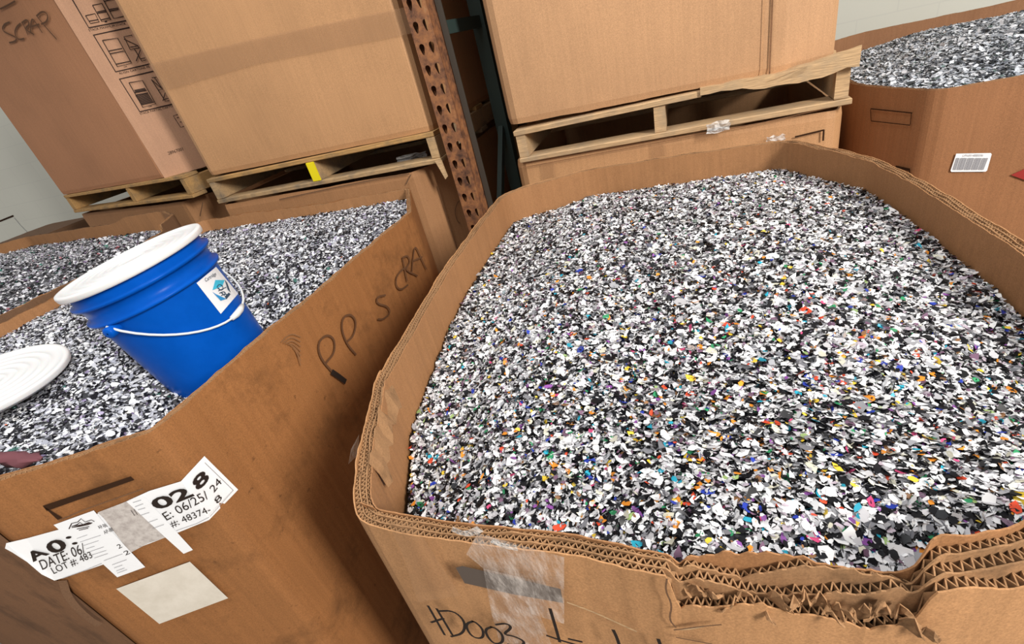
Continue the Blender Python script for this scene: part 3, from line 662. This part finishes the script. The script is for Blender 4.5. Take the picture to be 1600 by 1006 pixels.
def pallet(c, w, dp, z_top, h, rz, mat, label, yellow=None, skip_lead=False, strpos=(-.5, 0, .5), tilt=0.0, topmat=None, nb=5):
    """c: middle of the front edge"""
    root = node('pallet', (c[0], c[1], z_top-h), label, 'pallet', 'wooden pallets under the stacked boxes'); root.rotation_euler[2] = 0
    R = Matrix.Rotation(rz, 3, 'Z')
    def place(x, y, z): q = R @ Vector((x, y, 0)); return (c[0]+q.x, c[1]+q.y, z+tilt*x)
    bt = .042; sh = h-2*bt
    for k, sx in enumerate(strpos):
        x = sx*(w-.09); m_ = MB().box(place(x, dp/2, z_top-bt-sh/2), (.085, dp-.03, sh), rz, bev=.006, jitter=.002)
        m_.build('stringer', mat, root)
        if yellow == k:
            MB().box(place(x, .012, z_top-bt-sh/2), (.089, .018, sh*.98), rz, bev=.003).build('painted_stringer_end', YEL, root)
    for k in range(nb):
        y = .11+(dp-.22)*k/(nb-1)
        if not (skip_lead and k == 0): MB().box(place(0, y, z_top-bt/2), (w, .2, bt), rz, 0, -tilt, bev=.005, jitter=.002).build('deck_board', topmat or mat, root)
    for k in range(3):
        y = .10+(dp-.20)*k/2; MB().box(place(0, y, z_top-h+bt/2), (w, .19, bt), rz, 0, -tilt, bev=.005, jitter=.002).build('bottom_board', mat, root)
    return root
OCT = lambda x0, x1, y0, y1, c: [(x0+c, y0), (x1-c, y0), (x1, y0+c), (x1, y1-c), (x1-c, y1), (x0+c, y1), (x0, y1-c), (x0, y0+c)]

# --- left stack of the rack bay
YL = 4.12
s1 = node('cardboard_box', (-3.4, 5.4, FLOOR), 'worn brown box under the pallet with the yellow block', 'cardboard box')
carton(s1, [(-4.85, YL-.02), (-2.42, YL-.02), (-2.1, 4.5), (-2.08, 6.6), (-4.9, 6.6), (-5.0, 4.4)], FLOOR, -.90, CB['low'], seed=3, open_top=True)
P1 = Panel((-4.85, YL-.02), (-2.42, YL-.02), off=.02); z2 = lambda pts: zt(300, 180, 3.077, pts)
marks('flap_fold', P1, [z2([(1052, 285), (1028, 332)]), z2([(420, 405), (700, 345), (900, 305), (1045, 282)])], .01, CB['dark'], s1, .0, sm=0)
P1c = Panel((-2.42, YL-.02), (-2.10, 4.5), off=.02)
marks('flap_fold', P1c, [z2([(1180, 340), (1230, 500), (1275, 640)])], .012, CB['leftd'], s1, .0, sm=0)
marks('marker_writing', P1c, [z2([(1310, 405), (1280, 410), (1262, 460), (1275, 510), (1290, 520)])], .008, CB['dark'], s1, .0)
pl1 = pallet((-3.47, YL-.04), 2.80, 2.5, -.595, .272, 0.0, WOOD, 'weathered pallet with a yellow painted block under the tall middle left box', yellow=1, topmat=WOODO, tilt=0.006)
b1 = node('cardboard_box', (-3.4, 5.4, -.59), 'tall plain brown box between the pictogram box and the rusty post', 'cardboard box')
carton(b1, [(-4.80, YL), (-2.10, YL), (-2.08, YL+.05), (-2.08, 6.55), (-4.86, 6.55), (-4.86, YL+.06)], -.584, 1.6, CB['up'], corner=.03, seed=7)
P2 = Panel((-4.80, YL), (-2.10, YL), off=.022)
sheet('packing_tape', P2, [(232, 100), (390, 62), (560, 26), (640, 10), (655, 50), (560, 68), (400, 100), (262, 140)], TAPET, b1, .001)
# chip of film and splinter hanging from the pallet
# --- pictogram stack far left
th = math.radians(0)
sc_corner = np.array([-5.90, 4.43]); dl = np.array([-2.82, .49]); dl /= np.linalg.norm(dl); dr = np.array([.34, .34])/.48
q0 = sc_corner; q1 = sc_corner+dl*2.86; q2 = sc_corner+dr*.95; dn = np.array([-dl[1], dl[0]])
if dn[1] < 0: dn = -dn
s2 = node('cardboard_box', (-7, 5.6, FLOOR), 'brown box low at the left under the pallet of the box marked SCRAP', 'cardboard box')
carton(s2, [q1+dn*.05, q0+dn*.05, q2+dn*.02, q2+dn*1.6, q1+dn*2.4], FLOOR, -.86, CB['low'], seed=13, open_top=True)
P3 = Panel(q0+dn*.05, q2+dn*.02, off=.02)
marks('flap_fold', Panel(q1+dn*.05, q0+dn*.05, off=.02), [zt(0, 0, 2.96, [(938, 935), (925, 1000)])], .012, CB['dark'], s2, 0, sm=0)
ang = math.atan2(-dl[1], -dl[0])
ctr = (q0+q1)/2+np.array([.22, -.06])
pl2 = pallet((ctr[0], ctr[1]), 3.2, 2.3, -.545, .27, ang, WOODO, 'pallet with orange tinted boards under the box marked SCRAP', strpos=(-.5, .08, .5))
b2 = node('cardboard_box', (-7, 5.6, -.54), 'tall brown box with stacking pictograms and SCRAP written on it', 'cardboard box')
carton(b2, [q1, q0, q2, q2+dn*1.9, q1+dn*2.4], -.538, 1.7, CB['scrap'], corner=.02, seed=17, bulge=.0)
PL3 = Panel(q1, q0, off=.012); PR3 = Panel(q0, q2, off=.006)
mk('side_panel', [PR3.at(*p) for p in [(257.5, 279), (325, 259), (300, 200), (130, -120), (10, -120)]], [(0, 1, 2, 3, 4)], CB['scrapR'], b2)
z1 = lambda pts: zt(0, 0, 2.96, pts)
sc = [[(45, 102), (18, 112), (8, 140), (40, 158), (75, 172), (75, 190), (42, 198)], [(95, 108), (75, 125), (66, 155), (85, 185), (112, 178)], [(102, 100), (130, 162)], [(100, 106), (125, 88), (138, 112), (112, 134), (158, 160)],
      [(140, 150), (142, 110), (150, 82), (175, 120), (196, 152)], [(140, 124), (182, 112)], [(168, 72), (215, 130), (262, 182)], [(168, 75), (195, 50), (222, 65), (218, 100), (190, 112)], [(0, 42), (35, 25), (70, 5)]]
marks('marker_writing', PL3, [z1(q) for q in sc], .016, INKB, b2, .003)
zp = lambda pts: zt(100, 0, 3.868, pts)
fr = [[(40, -20), (150, 168), (380, 124)], [(395, 166), (178, 212), (312, 434), (520, 386)], [(540, 430), (335, 478), (458, 675), (670, 625)],
      ]
marks('pictogram_frame', PR3, [zp(q) for q in fr], .012, PRT, b2, .004, sm=0)
pic = [[(130, 95), (187, 82), (212, 132), (160, 142), (130, 95)], [(150, 128), (208, 118)], [(172, 32), (228, 20), (282, 118), (228, 130), (172, 32)], [(200, 72), (252, 62)], [(202, 80), (256, 70)], [(222, 120), (276, 108)], [(238, 0), (300, 112), (360, 98)], [(268, 58), (328, 48)], [(272, 68), (330, 56)], [(240, 8), (300, -6)],
       [(232, 244), (324, 230), (408, 382), (322, 402), (232, 244)], [(270, 308), (352, 292)], [(280, 324), (362, 308)], [(312, 388), (398, 370)], [(412, 212), (362, 222), (400, 300), (455, 290)], [(362, 236), (445, 275), (455, 290)], [(425, 296), (470, 370), (496, 362)], [(400, 285), (448, 278)], [(436, 370), (462, 300)], [(464, 355), (490, 350)],
       [(392, 500), (474, 486), (554, 628), (476, 648), (392, 500)], [(425, 560), (500, 545)], [(432, 574), (508, 560)], [(466, 632), (545, 616)], [(528, 480), (612, 612), (636, 608)], [(528, 480), (585, 530)], [(545, 466), (595, 540), (570, 545)], [(598, 610), (612, 560)], [(530, 470), (560, 466)], [(605, 600), (632, 594)]]
marks('pictogram', PR3, [zp(q) for q in pic], .008, PRT, b2, .005, sm=0)
hat = [[(430+3*k, 572+9*k*.6+5*k*.35), (508+4*k, 560+6*k)] for k in range(0, 13)]
marks('pictogram_hatching', PR3, [zp([(432+3.0*k, 580+4.6*k), (508+3.0*k, 564+4.6*k)]) for k in range(12)]+[zp([(424+2*k, 545+4*k), (490+2*k, 532+4*k)]) for k in range(4)], .0055, PRT, b2, .005, sm=0)
tx3 = MB()
for s_, a, b_, c in (('STACK MAXIMUM STACK', (152, 190), (375, 148), (146, 176)), ('ALIGN CARTONS PE', (335, 450), (520, 408), (328, 438)), ('STACK PARTIAL CARTO', (462, 694), (658, 646), (456, 682)), ('28967001', (632, 936), (722, 908), (624, 918)), ('OK', (364, 410), (384, 405), (360, 400)), ('OK', (512, 650), (534, 645), (508, 640)), ('1', (248, 136), (262, 132), (244, 128))):
    A, B, C_ = [PR3.at(*zp([q])[0], lift=.005) for q in (a, b_, c)]; text_geo(tx3, s_, A, B, C_)
tx3.build('printed_lettering', PRT, b2)
marks('pictogram_frame', PR3, [zp([(690, 690), (660, 700), (705, 770), (725, 762)]), zp([(680, 712), (694, 708)]), zp([(700, 738), (710, 735)])], .006, PRT, b2, .005, sm=0)

# --- right stack
YR = 4.2
s3 = node('cardboard_box', (-.15, 5.4, FLOOR), 'taped brown box behind the foreground right bin, under the splintered pallet', 'cardboard box')
carton(s3, [(-1.36, YR), (1.02, YR), (1.09, YR+.1), (1.09, 6.4), (-1.45, 6.4), (-1.45, YR+.1)], FLOOR, -1.003, CB['up'], seed=23, open_top=True)
P4 = Panel((-1.36, YR), (1.02, YR), off=.022); z3 = lambda pts: zt(720, 0, 2.5, pts)
marks('hand_slot_shade', P4, [z3([(1305, 535), (1418, 508)]), z3([(1418, 506), (1415, 550)])], .012, SLOT, s3, 0, sm=0)  # dark strokes paint the shade of the hand slit
sheet('packing_tape', P4, z3([(742, 560), (800, 548), (806, 605), (745, 620)]), TAPET, s3, .001)
sheet('packing_tape', P4, z3([(312, 635), (368, 625), (372, 690), (318, 700)]), TAPET, s3, .001)
marks('board_crease', P4, [z3([(240, 655), (740, 562), (1150, 485), (1480, 412)])], .006, CB['leftd'], s3, .002, sm=0)
pl3 = pallet((-.13, YR-.04), 2.47, 2.4, -.70, .285, 0.0, WOODP, 'pale splintered pallet with a lifted broken board under the upper right box', strpos=(-.5, -.02, .49), tilt=.012, skip_lead=True)
# front deck board in two pieces: sound part left, split part lifted at the right
MB().box((-.62, YR+.06, -.732), (1.50, .2, .042), 0, 0, -.020, bev=.005, jitter=.002).build('deck_board', WOODP, pl3)
V = []; F = []
for k in range(15):
    t = k/14; x = .12+.99*t; j = .004*math.sin(k*2.3)+.003*math.sin(k*5.1)
    zt_ = -.672+.070*float(sstep((x-.62)/.50))+j; zb_ = -.722-.032*float(bumpf(x, .40, 1.02, .10))-j; y = YR-.06-.02*t; dpt = .03+.15*(1-t)
    V += [(x, y, zb_), (x, y, zt_), (x, y+dpt, zt_-.004), (x, y+dpt, zb_)]
for k in range(14):
    for m_ in range(4): a = 4*k+m_; b_ = 4*k+(m_+1) % 4; F.append((a, a+4, b_+4, b_))
F += [(0, 1, 2, 3), (56, 59, 58, 57)]
o = mk('splintered_board', V, F, WOODP, pl3)
V = [(.55, YR-.07, -.715), (.80, YR-.085, -.66), (.78, YR-.075, -.700), (.62, YR-.07, -.735), (.57, YR-.065, -.725)]
mk('wood_splinter', V+[(a, b_+.012, c) for a, b_, c in V], [(0, 1, 2, 3, 4), (9, 8, 7, 6, 5), (0, 5, 6, 1), (1, 6, 7, 2), (2, 7, 8, 3), (3, 8, 9, 4), (4, 9, 5, 0)], WOODP, pl3)
b3 = node('cardboard_box', (-.15, 5.4, -.69), 'tall pale brown box at the top centre right, right of the dark gap', 'cardboard box')
carton(b3, [(-1.36, YR), (.66, YR), (1.0, YR+.10), (1.04, 6.5), (-1.42, 6.5), (-1.44, YR+.10)], -.682, 1.6, CB['upR'], corner=.03, seed=27, bulge=.004)
P5 = Panel((-1.36, YR), (.66, YR), off=.012)
marks('board_seam', P5, [[(1207.3, -60), (1206.8, 0), (1202, 118)]], .011, CB['leftd'], b3, .001, sm=0)
marks('board_seam', P5, [[(1195, -60), (1194, 0), (1190, 118)]], .006, CB['up'], b3, .001, sm=0)
sl = [(-2.115, 4.05, -.83), (-2.055, 4.05, -.83), (-2.035, 4.04, -.98), (-2.06, 4.04, -1.0), (-2.09, 4.045, -.90)]
mk('wood_splinter', sl+[(a, b_+.02, c) for a, b_, c in sl], [(0, 1, 2, 3, 4), (9, 8, 7, 6, 5), (0, 5, 6, 1), (1, 6, 7, 2), (2, 7, 8, 3), (3, 8, 9, 4), (4, 9, 5, 0)], WOODP, pl1)
# crumpled film scraps caught on the pallet
def film(c, sx, sz, seed, label):
    r = random.Random(seed); V = []; F = []; n_ = 7
    for j in range(n_):
        for i in range(n_): V.append((c[0]+sx*(i/6-.5)+r.uniform(-.008, .008), c[1]-.03+r.uniform(-.02, .02), c[2]+sz*(.5-j/6)*(1-.4*abs(i/6-.5))+r.uniform(-.008, .008)))
    for j in range(n_-1):
        for i in range(n_-1): a = j*n_+i; F.append((a, a+1, a+n_+1, a+n_))
    o = mk('film_scrap', V, F, WRAP, None, base=c); return tag(o, label, 'plastic film')
c = aty(1122, 197, YR-.05); film(c, .16, .085, 3, 'crumpled clear film scrap caught on the bottom board of the splintered pallet')
c = aty(1211, 215, YR-.03); film(c, .12, .05, 4, 'small clear tape scrap over the hand slot behind the foreground right bin')

c = aty(645, 243, YL+.30); film((c[0], c[1], -.815), .34, .06, 9, 'pale plastic scrap lying inside the pallet with the yellow block')
c = np.array([-1.075, .93, -1.10]); o = mk('tape_tag', [(-1.09, .90, -1.05), (-1.112, .88, -1.10), (-1.108, .93, -1.11), (-1.09, .96, -1.04)], [(0, 1, 2, 3)], WRAP, mb)
# maroon rag tucked in the near corner of the left bin
rg = np.random.default_rng(4); V = []; F = []
for i in range(15):
    t = i/14
    for k in range(10):
        a = 2*math.pi*k/10; rr = (.020+.012*math.sin(t*9+k))*math.sin(math.pi*min(1, .12+t*.88))**.5+.006*rg.normal()
        V.append((-2.75+.57*t+.01*math.cos(a)*rr, .60+.035*t+rr*1.5*math.cos(a), -.905+.01*t+rr*math.sin(a)))
for i in range(14):
    for k in range(10): F.append((i*10+k, i*10+(k+1) % 10, (i+1)*10+(k+1) % 10, (i+1)*10+k))
tag(mk('cloth_rag', V, F, M_('maroon_cloth', .9, (.14, .045, .055)), None, True, base=(-2.5, .6, -.93)), 'dark maroon rag tucked in the near corner of the left bin', 'rag')

# ================================================================== rack upright
rk = node('pallet_rack', (-1.85, 4.0, FLOOR), 'rusty orange rack post with teardrop holes between the two stacks', 'rack')
YP = 4.02; x0, x1 = -1.965, -1.775; z0, z1_ = FLOOR, 1.96
cu = bpy.data.curves.new('holes', 'CURVE'); cu.dimensions = '2D'; cu.fill_mode = 'BOTH'; cu.extrude = .004*U
def poly_spline(pts):
    s = cu.splines.new('POLY'); s.points.add(len(pts)-1)
    for p, q in zip(s.points, pts): p.co = (q[0]*U, q[1]*U, 0, 1)
    s.use_cyclic_u = True
poly_spline([(x0, z0), (x1, z0), (x1, z1_), (x0, z1_)])
hz = -1.95
while hz < 1.85:
    for dx, dz_ in ((.052, 0), (.138, 0.0)):
        cx_, cz_ = x0+dx, hz+dz_; pts = []
        for k in range(9): a = math.radians(-20+220*k/8); pts.append((cx_+.024*math.cos(a), cz_+.020+.024*math.sin(a)))
        pts += [(cx_-.013, cz_-.022), (cx_-.006, cz_-.036), (cx_+.006, cz_-.036), (cx_+.013, cz_-.022)]
        poly_spline(pts)
    hz += .152
co = bpy.data.objects.new('holes', cu); COL.objects.link(co); dg = bpy.context.evaluated_depsgraph_get(); dg.update()
me = bpy.data.meshes.new_from_object(co.evaluated_get(dg)); vs = [(v.co.x/U, YP+v.co.z/U, v.co.y/U) for v in me.vertices]; fs = [tuple(f.vertices) for f in me.polygons]
bpy.data.objects.remove(co); bpy.data.curves.remove(cu)
mk('punched_post_face', vs, fs, RUST, rk)
pm = MB(); zc = (z0+z1_)/2; hh = z1_-z0
pm.box((x0+.005, YP+.085, zc), (.010, .17, hh)).box((x1-.005, YP+.085, zc), (.010, .17, hh)).box((x0+.03, YP+.17, zc), (.06, .010, hh)).box((x1-.03, YP+.17, zc), (.06, .010, hh))
pm.build('post_channel', RUST, rk)
MB().box((x1+.035, YP+.14, zc), (.05, .012, hh)).build('post_guard_angle', STEEL, rk)
MB().box((-1.82, 5.25, zc), (.13, .12, hh)).build('rear_post', TEAL, rk)
for zz in (.14, -2.9): MB().box((-1.82, 4.68, zz), (.06, 1.1, .10)).build('horizontal_brace', TEAL, rk)
MB().box((-1.82, 4.68, -1.4), (.05, 1.5, .08), rx=math.radians(48)).build('diagonal_brace', TEAL, rk)
MB().box((-3.2, 6.2, 2.02), (9.6, 4.6, .10)).build('added_shade_deck', STEEL, rk)  # unseen deck added above the stacks to keep light out of the gap
MB().box((-1.86, YP+.09, FLOOR+.01), (.34, .34, .02)).build('foot_plate', RUST, rk)

# dim boxes in the gap behind the post
g1 = node('cardboard_box', (-1.85, 6.9, FLOOR), 'dim brown box deep in the dark gap behind the post', 'cardboard box')
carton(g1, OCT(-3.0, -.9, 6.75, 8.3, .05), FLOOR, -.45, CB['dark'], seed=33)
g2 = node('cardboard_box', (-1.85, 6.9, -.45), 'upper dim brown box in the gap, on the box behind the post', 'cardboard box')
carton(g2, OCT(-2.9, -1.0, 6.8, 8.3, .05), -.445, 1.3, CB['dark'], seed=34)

# small brown bin tops and pale carton by the left wall
w1_ = node('cardboard_box', (-12.6, 6.9, FLOOR), 'low brown box end at the far left edge by the pale wall', 'cardboard box')
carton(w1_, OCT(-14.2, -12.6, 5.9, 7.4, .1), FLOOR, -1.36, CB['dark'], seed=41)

n_obj = len(SC.objects)
print('objects', n_obj)
